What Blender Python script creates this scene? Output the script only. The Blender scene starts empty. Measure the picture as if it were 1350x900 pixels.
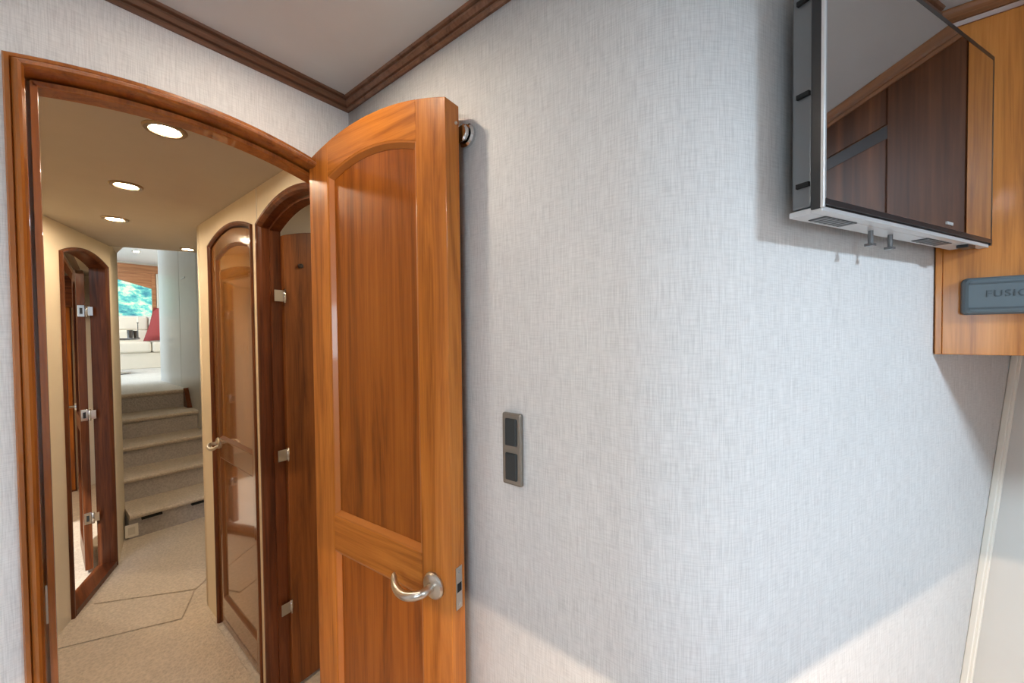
import bpy, math, random
from mathutils import Vector, Matrix
random.seed(7)
S = bpy.context.scene
COL = S.collection
R = math.radians
# ------------------------------------------------------------------ camera
# world: X runs along the doorway bulkhead, Y runs down the hallway, Z up, metres
H = 1.42
YAW, PITCH, ROLL = 0.90268, 0.02074, -0.010466
fwd = Vector((math.sin(YAW)*math.cos(PITCH), math.cos(YAW)*math.cos(PITCH), -math.sin(PITCH)))
rt0 = Vector((math.cos(YAW), -math.sin(YAW), 0)); up0 = rt0.cross(fwd)
rt = rt0*math.cos(ROLL) + up0*math.sin(ROLL); up = up0*math.cos(ROLL) - rt0*math.sin(ROLL)
cd = bpy.data.cameras.new('camera'); cam = bpy.data.objects.new('camera', cd); COL.objects.link(cam)
cam.matrix_world = Matrix(((rt.x, up.x, -fwd.x, 0), (rt.y, up.y, -fwd.y, 0), (rt.z, up.z, -fwd.z, H), (0, 0, 0, 1)))
cd.sensor_fit = 'HORIZONTAL'; cd.sensor_width = 36; cd.lens = 36*507.7/1350; cd.clip_start = .02; cd.clip_end = 500
S.camera = cam
# ------------------------------------------------------------------ view, sky, sun, daylight
S.view_settings.view_transform = 'Standard'; S.view_settings.look = 'None'
S.view_settings.gamma = 1; S.view_settings.use_curve_mapping = False
S.view_settings.exposure = 0.06
S.cycles.max_bounces = 10; S.cycles.diffuse_bounces = 6; S.cycles.glossy_bounces = 5
S.cycles.caustics_reflective = False; S.cycles.caustics_refractive = False
S.cycles.sample_clamp_indirect = 6
w = bpy.data.worlds.new('sky'); S.world = w; w.use_nodes = True
nt = w.node_tree; nt.nodes.clear()
o = nt.nodes.new('ShaderNodeOutputWorld'); b = nt.nodes.new('ShaderNodeBackground'); k = nt.nodes.new('ShaderNodeTexSky')
k.sky_type = 'NISHITA'; k.sun_disc = False; k.sun_elevation = R(48); k.sun_rotation = R(200)
b.inputs['Strength'].default_value = .35
nt.links.new(k.outputs[0], b.inputs[0]); nt.links.new(b.outputs[0], o.inputs[0])
sd = bpy.data.lights.new('sun', 'SUN'); sd.energy = 4.0; sd.angle = R(1); sd.color = (1, .95, .86)
sun = bpy.data.objects.new('sun', sd); COL.objects.link(sun)
sun.rotation_euler = Vector((.35, .75, -.8)).to_track_quat('-Z', 'Y').to_euler()
def area(name, loc, aim, sx, sy, watts, col, shape='RECTANGLE', parent=None, spread=None):
    d = bpy.data.lights.new(name, 'AREA'); d.energy = watts; d.color = col; d.shape = shape; d.size = sx; d.size_y = sy
    if spread: d.spread = R(spread)
    ob = bpy.data.objects.new(name, d); COL.objects.link(ob); ob.location = loc
    ob.rotation_euler = Vector(aim).to_track_quat('-Z', 'Y').to_euler()
    if parent: ob.parent = parent
    return ob
COOL = (.68, .85, 1.0); WARM = (1.0, .94, .87); HALLWARM = (1.0, .80, .56)
# daylight falling through the deck hatch of the cabin and through added, unseen windows
area('deck_hatch_daylight', (.56, -1.30, 2.070), (0, 0, -1), .22, .22, 30, COOL)
area('port_cool_fill', (-1.735, -.55, 1.45), (1, 0, 0), .90, .46, 15, COOL)  # unseen window light, added as cool fill to lift the cabin shadows
area('saloon_left_fill', (-2.52, 7.45, 2.02), (1, 0, -.1), 3.2, .9, 85, COOL)  # unseen window light, added to brighten the saloon
DOWN_W = 2.6; HALL_W = 3.2
# ------------------------------------------------------------------ helpers
def mesh_obj(name, verts, faces, mat, parent=None, smooth=False, bevel=0, uv=None, loc=None, rz=0, seg=2):
    m = bpy.data.meshes.new(name); m.from_pydata([tuple(v) for v in verts], [], faces); m.update()
    if uv:
        l = m.uv_layers.new(name='UVMap')
        for p in m.polygons:
            for li in p.loop_indices:
                l.data[li].uv = uv[m.loops[li].vertex_index]
    if mat: m.materials.append(mat)
    ob = bpy.data.objects.new(name, m); COL.objects.link(ob)
    if parent: ob.parent = parent
    if loc: ob.location = loc
    ob.rotation_euler.z = rz
    if smooth:
        for p in m.polygons: p.use_smooth = True
    if bevel:
        bm = ob.modifiers.new('bevel', 'BEVEL'); bm.width = bevel; bm.segments = seg; bm.limit_method = 'ANGLE'; bm.angle_limit = R(40)
    return ob
class MB:
    def __init__(s): s.v = []; s.f = []; s.uv = []
    def add(s, vs, fs):
        n = len(s.v); s.v += [Vector(v) for v in vs]; s.f += [tuple(i+n for i in f) for f in fs]; return s
    def box(s, x0, x1, y0, y1, z0, z1):
        return s.add([(x0,y0,z0),(x1,y0,z0),(x1,y1,z0),(x0,y1,z0),(x0,y0,z1),(x1,y0,z1),(x1,y1,z1),(x0,y1,z1)],
                     [(0,3,2,1),(4,5,6,7),(0,1,5,4),(1,2,6,5),(2,3,7,6),(3,0,4,7)])
    def prism(s, poly, f, h0, h1):     # poly of (a, b); f(a, b, h) -> point
        n = len(poly); vs = [f(a, b, h0) for a, b in poly]+[f(a, b, h1) for a, b in poly]
        return s.add(vs, [tuple(range(n))[::-1], tuple(range(n, 2*n))]+[(i, (i+1) % n, n+(i+1) % n, n+i) for i in range(n)])
    def grid(s, rows, close_u=False, close_v=False, cap=False):
        nu = len(rows); nv = len(rows[0]); base = len(s.v)
        s.v += [Vector(p) for r in rows for p in r]
        for i in range(nu if close_u else nu-1):
            for j in range(nv if close_v else nv-1):
                a = base+i*nv+j; b_ = base+i*nv+(j+1) % nv; c = base+((i+1) % nu)*nv+(j+1) % nv; d = base+((i+1) % nu)*nv+j
                s.f.append((a, b_, c, d))
        if cap:
            s.f.append(tuple(base+j for j in range(nv))[::-1]); s.f.append(tuple(base+(nu-1)*nv+j for j in range(nv)))
        return s
    def lathe(s, prof, c=(0,0,0), ax='Z', n=24):   # prof of (r, h)
        rows = []
        for r, h in prof:
            row = []
            for i in range(n):
                a = 2*math.pi*i/n; x, y = r*math.cos(a), r*math.sin(a)
                p = {'Z': (x, y, h), '-Z': (x, -y, -h), '-X': (-h, x, y), '-Y': (x, -h, y), 'X': (h, x, -y)}[ax]
                row.append((p[0]+c[0], p[1]+c[1], p[2]+c[2]))
            rows.append(row)
        return s.grid(rows, close_v=True, cap=True)
    def tube(s, pts, rad, n=12, flat=1.0):
        pts = [Vector(p) for p in pts]; rad = rad if isinstance(rad, (list, tuple)) else [rad]*len(pts)
        rows = []; ref = Vector((0, 0, 1))
        for i, p in enumerate(pts):
            t = (pts[min(i+1, len(pts)-1)]-pts[max(i-1, 0)]).normalized()
            if abs(t.dot(ref)) > .95: u = t.cross(Vector((1, 0, 0))).normalized()
            else: u = t.cross(ref).normalized()
            v_ = t.cross(u).normalized()
            rows.append([p+(u*math.cos(2*math.pi*k_/n)*flat+v_*math.sin(2*math.pi*k_/n))*rad[i] for k_ in range(n)])
        return s.grid(rows, close_v=True, cap=True)
    def build(s, name, mat, parent=None, **kw): return mesh_obj(name, s.v, s.f, mat, parent, **kw)
def sweep(path, prof, f, side=1, closed=False, prof_closed=False):
    """sweep a profile of (offset, height) along a 2D path with mitred corners; f(a, b, h) -> 3D"""
    P = [Vector(p) for p in path]; n = len(P); nr = []
    for i in range(n-1 if not closed else n):
        d = (P[(i+1) % n]-P[i]).normalized(); nr.append(Vector((-d.y, d.x))*side)
    rows = []
    for i in range(n):
        if closed: n1, n2 = nr[i-1], nr[i]
        else: n1, n2 = nr[max(i-1, 0)], nr[min(i, n-2)]
        m = (n1+n2)/(1+n1.dot(n2))
        rows.append([f(P[i].x+m.x*o_, P[i].y+m.y*o_, h_) for o_, h_ in prof])
    g = MB(); g.grid(rows, close_u=closed, close_v=prof_closed); 
    if prof_closed and not closed:
        nv = len(prof); g.f.append(tuple(range(nv))[::-1]); g.f.append(tuple((n-1)*nv+j for j in range(nv)))
    return g
def empty(name, loc=(0,0,0), rz=0):
    e = bpy.data.objects.new(name, None); COL.objects.link(e); e.location = loc; e.rotation_euler.z = rz; e.empty_display_size = .05; return e
def tag(ob, label=None, cat=None, group=None, kind=None):
    if label: ob['label'] = label
    if cat: ob['category'] = cat
    if group: ob['group'] = group
    if kind: ob['kind'] = kind
    return ob
def struct(ob, label): return tag(ob, label, None, None, 'structure')
def copy_tree(ob, parent=None):
    c = ob.copy(); COL.objects.link(c); c.parent = parent
    for ch in list(ob.children): copy_tree(ch, c)
    return c
# ------------------------------------------------------------------ materials
def new_mat(name):
    m = bpy.data.materials.new(name); m.use_nodes = True; t = m.node_tree; p = t.nodes['Principled BSDF']; return m, t, p
def plain(name, col, rough=.5, metal=0, coat=0, emit=0, spec=.5):
    m, t, p = new_mat(name); p.inputs['Base Color'].default_value = (*col, 1); p.inputs['Roughness'].default_value = rough
    p.inputs['Metallic'].default_value = metal; p.inputs['Coat Weight'].default_value = coat; p.inputs['Coat Roughness'].default_value = .06
    p.inputs['Specular IOR Level'].default_value = spec
    if emit: p.inputs['Emission Color'].default_value = (*col, 1); p.inputs['Emission Strength'].default_value = emit
    # faint uneven tone so that no surface is perfectly flat
    if not emit:
        n = t.nodes.new('ShaderNodeTexNoise'); n.inputs['Scale'].default_value = 9; n.inputs['Detail'].default_value = 4
        mx = t.nodes.new('ShaderNodeMix'); mx.data_type = 'RGBA'; mx.blend_type = 'MULTIPLY'
        tc = t.nodes.new('ShaderNodeTexCoord'); t.links.new(tc.outputs['Object'], n.inputs['Vector'])
        r = t.nodes.new('ShaderNodeMapRange'); r.inputs['To Min'].default_value = .94; r.inputs['To Max'].default_value = 1.03
        t.links.new(n.outputs['Fac'], r.inputs['Value']); mx.inputs[0].default_value = 1
        mx.inputs[6].default_value = (*col, 1); t.links.new(r.outputs[0], mx.inputs[7]); t.links.new(mx.outputs[2], p.inputs['Base Color'])
    return m
def ramp(t, stops):
    r = t.nodes.new('ShaderNodeValToRGB'); e = r.color_ramp.elements
    e[0].position, e[0].color = stops[0][0], (*stops[0][1], 1); e[1].position, e[1].color = stops[-1][0], (*stops[-1][1], 1)
    for p_, c in stops[1:-1]:
        x = e.new(p_); x.color = (*c, 1)
    return r
def wood(name, axis, dark, mid, light, rough=.40, coat=.28, seed=0.0, figure=1.0):
    """varnished timber, grain running along the object's own axis"""
    m, t, p = new_mat(name)
    tc = t.nodes.new('ShaderNodeTexCoord'); mp = t.nodes.new('ShaderNodeMapping'); mp.inputs['Location'].default_value = (seed, seed*.7, seed*1.3)
    sc = {'X': (1.6, 26, 26), 'Y': (26, 1.6, 26), 'Z': (26, 26, 1.6)}[axis]; mp.inputs['Scale'].default_value = sc
    n1 = t.nodes.new('ShaderNodeTexNoise'); n1.inputs['Scale'].default_value = 1.0*figure; n1.inputs['Detail'].default_value = 6; n1.inputs['Roughness'].default_value = .62; n1.inputs['Distortion'].default_value = 1.1
    mp2 = t.nodes.new('ShaderNodeMapping'); mp2.inputs['Scale'].default_value = tuple(q*9 if q > 5 else q*4 for q in sc)
    n2 = t.nodes.new('ShaderNodeTexNoise'); n2.inputs['Scale'].default_value = 1; n2.inputs['Detail'].default_value = 3
    t.links.new(tc.outputs['Object'], mp.inputs[0]); t.links.new(tc.outputs['Object'], mp2.inputs[0])
    t.links.new(mp.outputs[0], n1.inputs['Vector']); t.links.new(mp2.outputs[0], n2.inputs['Vector'])
    ma = t.nodes.new('ShaderNodeMath'); ma.operation = 'MULTIPLY_ADD'; ma.inputs[1].default_value = .30
    mb = t.nodes.new('ShaderNodeMath'); mb.operation = 'SUBTRACT'; mb.inputs[1].default_value = .15
    t.links.new(n1.outputs['Fac'], mb.inputs[0]); t.links.new(n2.outputs['Fac'], ma.inputs[0]); t.links.new(mb.outputs[0], ma.inputs[2])
    r = ramp(t, [(.30, dark), (.5, mid), (.72, light)]); t.links.new(ma.outputs[0], r.inputs[0])
    t.links.new(r.outputs[0], p.inputs['Base Color']); p.inputs['Roughness'].default_value = rough
    p.inputs['Specular IOR Level'].default_value = .22; p.inputs['Coat Weight'].default_value = coat; p.inputs['Coat Roughness'].default_value = .12 if coat < .9 else .04
    bp = t.nodes.new('ShaderNodeBump'); bp.inputs['Strength'].default_value = .04; bp.inputs['Distance'].default_value = .002
    t.links.new(n2.outputs['Fac'], bp.inputs['Height']); t.links.new(bp.outputs[0], p.inputs['Normal'])
    return m
def wallpaper():
    """woven grasscloth: crossing threads in UV metres"""
    m, t, p = new_mat('grasscloth_wallpaper'); uv = t.nodes.new('ShaderNodeUVMap'); outs = []
    for sc, det in (((620, 26, 1), 2), ((34, 560, 1), 2), ((230, 5, 1), 1), ((2.2, 3, 1), 2)):
        mp = t.nodes.new('ShaderNodeMapping'); mp.inputs['Scale'].default_value = sc
        n = t.nodes.new('ShaderNodeTexNoise'); n.noise_dimensions = '2D'; n.inputs['Scale'].default_value = 1; n.inputs['Detail'].default_value = det
        t.links.new(uv.outputs[0], mp.inputs[0]); t.links.new(mp.outputs[0], n.inputs['Vector']); outs.append(n.outputs['Fac'])
    def rng(s_, a, b_, c, d):
        r = t.nodes.new('ShaderNodeMapRange'); r.inputs['From Min'].default_value = a; r.inputs['From Max'].default_value = b_
        r.inputs['To Min'].default_value = c; r.inputs['To Max'].default_value = d; t.links.new(s_, r.inputs['Value']); return r.outputs[0]
    def mul(a, b_):
        q = t.nodes.new('ShaderNodeMath'); q.operation = 'MULTIPLY'; t.links.new(a, q.inputs[0]); t.links.new(b_, q.inputs[1]); return q.outputs[0]
    v = mul(mul(rng(outs[0], .3, .6, .86, 1.0), rng(outs[1], .3, .6, .91, 1.0)), mul(rng(outs[2], .3, .7, .965, 1.02), rng(outs[3], .3, .7, .97, 1.02)))
    mx = t.nodes.new('ShaderNodeMix'); mx.data_type = 'RGBA'; mx.blend_type = 'MULTIPLY'; mx.inputs[0].default_value = 1
    mx.inputs[6].default_value = (.79, .79, .785, 1); t.links.new(v, mx.inputs[7]); t.links.new(mx.outputs[2], p.inputs['Base Color'])
    p.inputs['Roughness'].default_value = .75; p.inputs['Specular IOR Level'].default_value = .25
    bp = t.nodes.new('ShaderNodeBump'); bp.inputs['Strength'].default_value = .25; bp.inputs['Distance'].default_value = .0008
    t.links.new(v, bp.inputs['Height']); t.links.new(bp.outputs[0], p.inputs['Normal'])
    return m
def carpet(name, col):
    m, t, p = new_mat(name); tc = t.nodes.new('ShaderNodeTexCoord')
    n = t.nodes.new('ShaderNodeTexNoise'); n.inputs['Scale'].default_value = 160; n.inputs['Detail'].default_value = 3
    v = t.nodes.new('ShaderNodeTexVoronoi'); v.inputs['Scale'].default_value = 70
    n3 = t.nodes.new('ShaderNodeTexNoise'); n3.inputs['Scale'].default_value = 5; n3.inputs['Detail'].default_value = 4
    for q in (n, v, n3): t.links.new(tc.outputs['Object'], q.inputs['Vector'])
    a = t.nodes.new('ShaderNodeMath'); a.operation = 'ADD'; t.links.new(n.outputs['Fac'], a.inputs[0]); t.links.new(v.outputs['Distance'], a.inputs[1])
    a2 = t.nodes.new('ShaderNodeMath'); a2.operation = 'MULTIPLY_ADD'; a2.inputs[1].default_value = .6; t.links.new(n3.outputs['Fac'], a2.inputs[0]); t.links.new(a.outputs[0], a2.inputs[2])
    r = ramp(t, [(.55, tuple(c*.72 for c in col)), (1.45, tuple(min(1, c*1.08) for c in col))])
    mr = t.nodes.new('ShaderNodeMapRange'); mr.inputs['From Min'].default_value = .5; mr.inputs['From Max'].default_value = 1.7
    t.links.new(a2.outputs[0], mr.inputs['Value']); r.color_ramp.elements[0].position = 0; r.color_ramp.elements[1].position = 1
    t.links.new(mr.outputs[0], r.inputs[0]); t.links.new(r.outputs[0], p.inputs['Base Color'])
    p.inputs['Roughness'].default_value = .95; p.inputs['Specular IOR Level'].default_value = .1; p.inputs['Sheen Weight'].default_value = .2
    bp = t.nodes.new('ShaderNodeBump'); bp.inputs['Strength'].default_value = .6; bp.inputs['Distance'].default_value = .004
    t.links.new(a.outputs[0], bp.inputs['Height']); t.links.new(bp.outputs[0], p.inputs['Normal'])
    return m
def foliage():
    m, t, p = new_mat('wooded_hillside'); tc = t.nodes.new('ShaderNodeTexCoord')
    n = t.nodes.new('ShaderNodeTexNoise'); n.inputs['Scale'].default_value = 1.1; n.inputs['Detail'].default_value = 8; n.inputs['Roughness'].default_value = .7
    t.links.new(tc.outputs['Object'], n.inputs['Vector'])
    r = ramp(t, [(.36, (.02, .13, .15)), (.5, (.09, .34, .27)), (.62, (.50, .66, .30))]); t.links.new(n.outputs['Fac'], r.inputs[0])
    t.links.new(r.outputs[0], p.inputs['Base Color']); p.inputs['Roughness'].default_value = .9
    return m
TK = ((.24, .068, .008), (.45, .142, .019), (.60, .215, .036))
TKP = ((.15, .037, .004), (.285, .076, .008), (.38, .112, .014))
DK = ((.055, .016, .006), (.12, .034, .011), (.19, .058, .018))  # same teak, its colour darkened for the dim hallway light
M = dict(
    paper=wallpaper(),
    teak_z=wood('teak_upright_grain', 'Z', *TK, seed=1.3), teak_x=wood('teak_cross_grain', 'X', *TK, seed=4.1), teak_y=wood('teak_long_grain', 'Y', *TK, seed=7.7),
    panel_z=wood('teak_panel_grain', 'Z', *TKP, seed=11.2, coat=.28), cab_z=wood('teak_cabinet_grain', 'Z', (.30, .098, .017), (.54, .20, .038), (.68, .28, .065), seed=21.0, figure=.6),
    dark_z=wood('dimmed_teak_upright', 'Z', *DK, seed=2.2), dark_x=wood('dimmed_teak_cross', 'X', *DK, seed=5.2), dark_y=wood('dimmed_teak_long', 'Y', *DK, seed=8.2),
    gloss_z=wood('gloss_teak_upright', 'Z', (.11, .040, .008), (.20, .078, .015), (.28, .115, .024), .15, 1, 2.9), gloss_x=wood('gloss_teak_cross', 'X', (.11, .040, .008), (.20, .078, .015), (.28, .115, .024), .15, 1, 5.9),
    gloss_p=wood('gloss_teak_panel', 'Z', (.16, .060, .010), (.27, .105, .018), (.36, .15, .03), .12, 1, 9.1),
    mid_z=wood('brown_teak_slab', 'Z', (.10, .030, .007), (.20, .064, .014), (.28, .095, .022), seed=14.0, coat=.4),
    crown2=wood('cabinet_crown_teak', 'Y', (.16, .062, .024), (.25, .105, .042), (.33, .15, .065), seed=3.9, coat=.3),
    bead=plain('teak_panel_bead', (.44, .135, .018), .35, coat=.4), bead_dark=plain('dark_teak_bead', (.15, .05, .012), .3, coat=.5),
    casing=wood('casing_teak', 'Z', (.20, .056, .009), (.36, .112, .017), (.48, .165, .03), seed=17.0, coat=1.0, rough=.3),
    crown=wood('crown_teak', 'X', (.11, .052, .030), (.175, .086, .050), (.23, .118, .070), seed=3.1, coat=.3),
    ceil=plain('cabin_headliner_vinyl', (.57, .58, .585), .7), hall_wall=plain('cream_wall_vinyl', (.80, .70, .53), .6),
    hall_ceil=plain('hall_headliner_vinyl', (.50, .45, .38), .7), hull=plain('hull_lining_vinyl', (.52, .50, .46), .6), hull_trim=plain('ivory_trim', (.72, .68, .60), .35),
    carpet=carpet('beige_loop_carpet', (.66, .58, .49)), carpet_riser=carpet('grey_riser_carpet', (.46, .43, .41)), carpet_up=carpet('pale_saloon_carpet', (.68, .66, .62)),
    nickel=plain('satin_nickel', (.62, .58, .52), .28, 1), chrome=plain('chrome', (.75, .75, .75), .08, 1), steel=plain('brushed_steel', (.55, .55, .54), .35, 1),
    black=plain('black_plastic', (.015, .015, .017), .3), hole=plain('black_recess', (.004, .004, .004), .8),
    tv_side=plain('grey_tv_shell', (.20, .21, .22), .3, .6), tv_dark=plain('dark_grey_tv_shell', (.035, .037, .04), .3, .3), silver=plain('silver_plastic', (.62, .63, .64), .35, .3),
    screen=plain('glossy_tv_glass', (.72, .72, .73), .03, 1), cab_dim=wood('locker_fronts_dimmed', 'Z', (.045, .015, .005), (.105, .036, .012), (.17, .062, .022), seed=31.0, figure=.6, coat=.0, rough=.55), grille=plain('speaker_grille', (.08, .085, .09), .6),  # locker fronts coloured darker to dim their reflection in the screen
    bronze=plain('satin_bronze_plate', (.30, .27, .23), .35, .8), rocker=plain('dark_rocker', (.03, .035, .036), .35),
    rubber=plain('slate_silicone', (.10, .135, .155), .5), rubber_txt=plain('slate_silicone_relief', (.055, .078, .092), .5),
    lens=plain('lamp_lens', (1, .86, .62), .3, emit=14), ring=plain('warm_brass_ring', (.34, .25, .15), .35, .7),
    slot=plain('dark_brown_slot', (.022, .010, .006), .6), linen=plain('pale_bed_linen', (.62, .61, .60), .9), white=plain('white_paint', (.84, .84, .83), .5), panel_white=plain('pearl_locker_laminate', (.60, .60, .58), .42, coat=.15),
    leather=plain('cream_leather', (.80, .74, .64), .45), red=plain('dark_red_linen', (.30, .05, .05), .85), saloon_wood=wood('saloon_teak', 'X', (.28, .11, .045), (.42, .18, .08), (.52, .24, .11), seed=6.0, coat=.2),
    curtain=plain('cream_curtain', (.74, .68, .58), .9), table=plain('dark_walnut_top', (.05, .035, .028), .2, coat=.5), hill=foliage(), sea=plain('harbour_water', (.04, .16, .19), .15),
    quay=plain('pale_quay_stone', (.72, .72, .70), .9), ivory=plain('ivory_plastic', (.86, .82, .74), .4), plaster=plain('room_paint', (.82, .76, .66), .7),
)
G = dict(
    XW=.58,          # bathroom-side wall of the cabin
    YD=1.036,        # doorway bulkhead
    ZC=2.078, XH=.57, ZH=1.994)
XW, YD, ZC, XH, ZH = G['XW'], G['YD'], G['ZC'], G['XH'], G['ZH']
D2 = Vector((.894, -.448)).normalized(); N2 = Vector((D2.y, -D2.x))      # second wall run, facing the cabin
K = Vector((.58, .119)); RAD = .20; TL = RAD*math.tan(R(63.4/2))
def plan_wall(x_end=1.95):
    """plan of the right wall: straight, rounded corner, straight"""
    p = [(XW, YD+.06)]
    ncen = Vector((XW+RAD, K.y+TL))
    for i in range(0, 25):
        a = R(180)+R(63.4)*i/24
        p.append((ncen.x+RAD*math.cos(a), ncen.y+RAD*math.sin(a)))
    q = K+D2*((x_end-K.x)/D2.x); p.append((q.x, q.y)); return p
def arcz(a, a0, a1, zend, rise): return zend+rise*(1-((a-(a0+a1)/2)/((a1-a0)/2))**2)
def arch_path(a0, a1, zend, rise, zb=0.0, n=20):
    return [(a0, zb), (a0, zend)]+[(a0+(a1-a0)*i/n, arcz(a0+(a1-a0)*i/n, a0, a1, zend, rise)) for i in range(1, n)]+[(a1, zend), (a1, zb)]
def wall_with_arches(name, a0, a1, z1, ops, f, th, mat, label, uvo=0.0, z0=0.0):
    """wall sheet in (a, z) with arched openings, given thickness; f(a, z, h)"""
    cols = [a0]; 
    ops = [tuple(q_)+(None,) if len(q_) == 4 else q_ for q_ in ops]
    for (p, q, ze, ri, fn) in ops: cols += [p+(q-p)*i/20 for i in range(21)]
    cols.append(a1)
    def bot(a, left):
        for (p, q, ze, ri, fn) in ops:
            if (p-1e-6 <= a < q-1e-6 and not left) or (p+1e-6 < a <= q+1e-6 and left): return fn(a) if fn else arcz(a, p, q, ze, ri)
        return z0
    g = MB(); uv = []
    for i in range(len(cols)-1):
        a, b_ = cols[i], cols[i+1]
        if b_-a < 1e-6: continue
        za, zb_ = bot(a, False), bot(b_, True)
        pts = [(a, za), (b_, zb_), (b_, z1), (a, z1)]
        n0 = len(g.v); g.v += [Vector(f(x, z, 0)) for x, z in pts]+[Vector(f(x, z, th)) for x, z in pts]
        uv += [(x+uvo, z) for x, z in pts]*2
        g.f += [tuple(n0+i_ for i_ in (0, 1, 2, 3)), tuple(n0+i_ for i_ in (7, 6, 5, 4)), tuple(n0+i_ for i_ in (0, 4, 5, 1)), tuple(n0+i_ for i_ in (3, 2, 6, 7))]
        if i == 0 or bot(a, True) != za: g.f.append((n0, n0+3, n0+7, n0+4))
        if i == len(cols)-2 or bot(b_, False) != zb_: g.f.append((n0+1, n0+5, n0+6, n0+2))
    return struct(mesh_obj(name, g.v, g.f, mat, uv=uv), label)
# ------------------------------------------------------------------ the cabin shell
pw = plan_wall(); g = MB(); uv = []; acc = 0
zs = [0, .5, 1, 1.5, ZC+.02]
lens_ = [0]
for i in range(1, len(pw)): lens_.append(lens_[-1]+(Vector(pw[i])-Vector(pw[i-1])).length)
g.grid([[(x, y, z) for z in zs] for x, y in pw]); uv = [(l, z) for l in lens_ for z in zs]
for j, f_ in enumerate(g.f): pass
ob = struct(mesh_obj('wall_right', g.v, g.f, M['paper'], uv=uv, smooth=True), 'pale grey grasscloth wall with a broad rounded corner beside the open door')
sol = ob.modifiers.new('thickness', 'SOLIDIFY'); sol.thickness = .012; sol.offset = 1
OPX0, OPX1 = .000, .540
ARCH = lambda a: 1.882+.032*(1-((a-.2265)/.2385)**2)
wall_with_arches('wall_front', -1.72, XW, ZC+.02, [(OPX0, OPX1, 1.86, .034, lambda a: ARCH(a)-.012)], lambda a, z, h: (a, YD+h, z), .055, M['paper'], 'pale grey grasscloth bulkhead around the arched cabin doorway')
def flat_wall(name, x0, x1, y0, y1, z0, z1, mat, label):
    g = MB().box(x0, x1, y0, y1, z0, z1); uv = [(v.x+v.y, v.z) for v in g.v]
    return struct(mesh_obj(name, g.v, g.f, mat, uv=uv), label)
g = MB().box(-1.76, -1.70, -2.68, YD+.055, 0, 1.20).box(-1.76, -1.70, -2.68, YD+.055, 1.70, ZC+.02).box(-1.76, -1.70, -2.68, -1.02, 1.20, 1.70).box(-1.76, -1.70, -.08, YD+.055, 1.20, 1.70)
struct(mesh_obj('wall_left', g.v, g.f, M['paper'], uv=[(v.y, v.z) for v in g.v]), 'pale grasscloth wall with an added window opening on the far side of the cabin')
wn = struct(empty('added_window', (-1.70, -.55, 1.20)), 'unseen teak framed window added to the far wall for cool fill')
MB().box(-.01, .02, -.50, .50, -.03, 0).box(-.01, .02, -.50, .50, .50, .53).box(-.01, .02, -.50, -.47, 0, .50).box(-.01, .02, .47, .50, 0, .50).build('window_frame', M['teak_y'], wn)
flat_wall('wall_back', -1.70, 2.05, -2.66, -2.60, 0, ZC+.02, M['paper'], 'grasscloth wall behind the berth')
wn = struct(empty('window_1', (.56, -1.30, ZC)), 'square deck hatch in the headliner above the berth')
MB().box(-.16, .16, -.16, -.115, -.012, 0).box(-.16, .16, .115, .16, -.012, 0).box(-.16, -.115, -.115, .115, -.012, 0).box(.115, .16, -.115, .115, -.012, 0).build('window_frame', M['white'], wn, bevel=.002)
struct(MB().box(-1.76, 2.05, -2.66, YD+.05, ZC, ZC+.03).build('ceiling', M['ceil']), 'grey vinyl headliner above the cabin')
# floor: carpet of cabin and hall
struct(MB().box(-1.76, 2.05, -2.66, 6.2, -.05, 0).build('floor', M['carpet']), 'beige loop carpet floor of cabin and hallway')
# hull side: the lining leans outwards as it rises
hx = lambda z: 1.375+(z-.571)*.3575
g = MB(); g.add([(hx(0), .05, 0), (hx(0), -2.62, 0), (hx(1.95), -2.62, 1.95), (hx(1.95), .05, 1.95)], [(0, 1, 2, 3)])
g.add([(hx(0)+.03, .05, 0), (hx(0)+.03, -2.62, 0), (hx(1.95)+.03, -2.62, 1.95), (hx(1.95)+.03, .05, 1.95)], [(3, 2, 1, 0)])
# trimmed where it meets the wallpapered wall
def wy(x): return K.y+(x-K.x)*D2.y/D2.x
for v in g.v:
    if v.y > 0: v.y = wy(v.x)+.004
struct(g.build('wall_hull', M['hull']), 'leaning hull side lining in beige vinyl below the overhead cabinet')
zt = [0, 1.95]
g = MB()
for (oa, ob_, hh) in ((0, .020, .012), (.005, .015, .017)):
    rows = []
    for z in (.0, 1.40):
        x = hx(z); c = Vector((x, wy(x), z)); t_ = Vector((-D2.x, -D2.y, 0)); n_ = Vector((N2.x, N2.y, 0))
        rows.append([c+t_*oa, c+t_*oa+n_*hh, c+t_*ob_+n_*hh, c+t_*ob_])
    g.grid(rows, close_v=True, cap=True)
struct(g.build('trim_1', M['hull_trim'], bevel=.002), 'slanting ivory moulding where wallpaper meets the hull lining')
# crown moulding under the headliner
CP = [(0, -.034), (.005, -.034), (.009, -.030), (.009, -.026), (.004, -.023), (.010, -.021), (.016, -.015), (.016, -.010), (.009, -.007), (.018, -.004), (.021, 0.0), (0, 0)]
pc = [(-1.70, YD)]+[(XW, YD)]+pw[1:-1]
q = K+D2*((1.19-K.x)/D2.x); pc.append((q.x, q.y))
g = sweep(pc, CP, lambda a, b_, h: (a, b_, ZC+h), side=-1)
struct(g.build('trim_2', M['crown']), 'dark brown stepped crown moulding along the cabin headliner')
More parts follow.
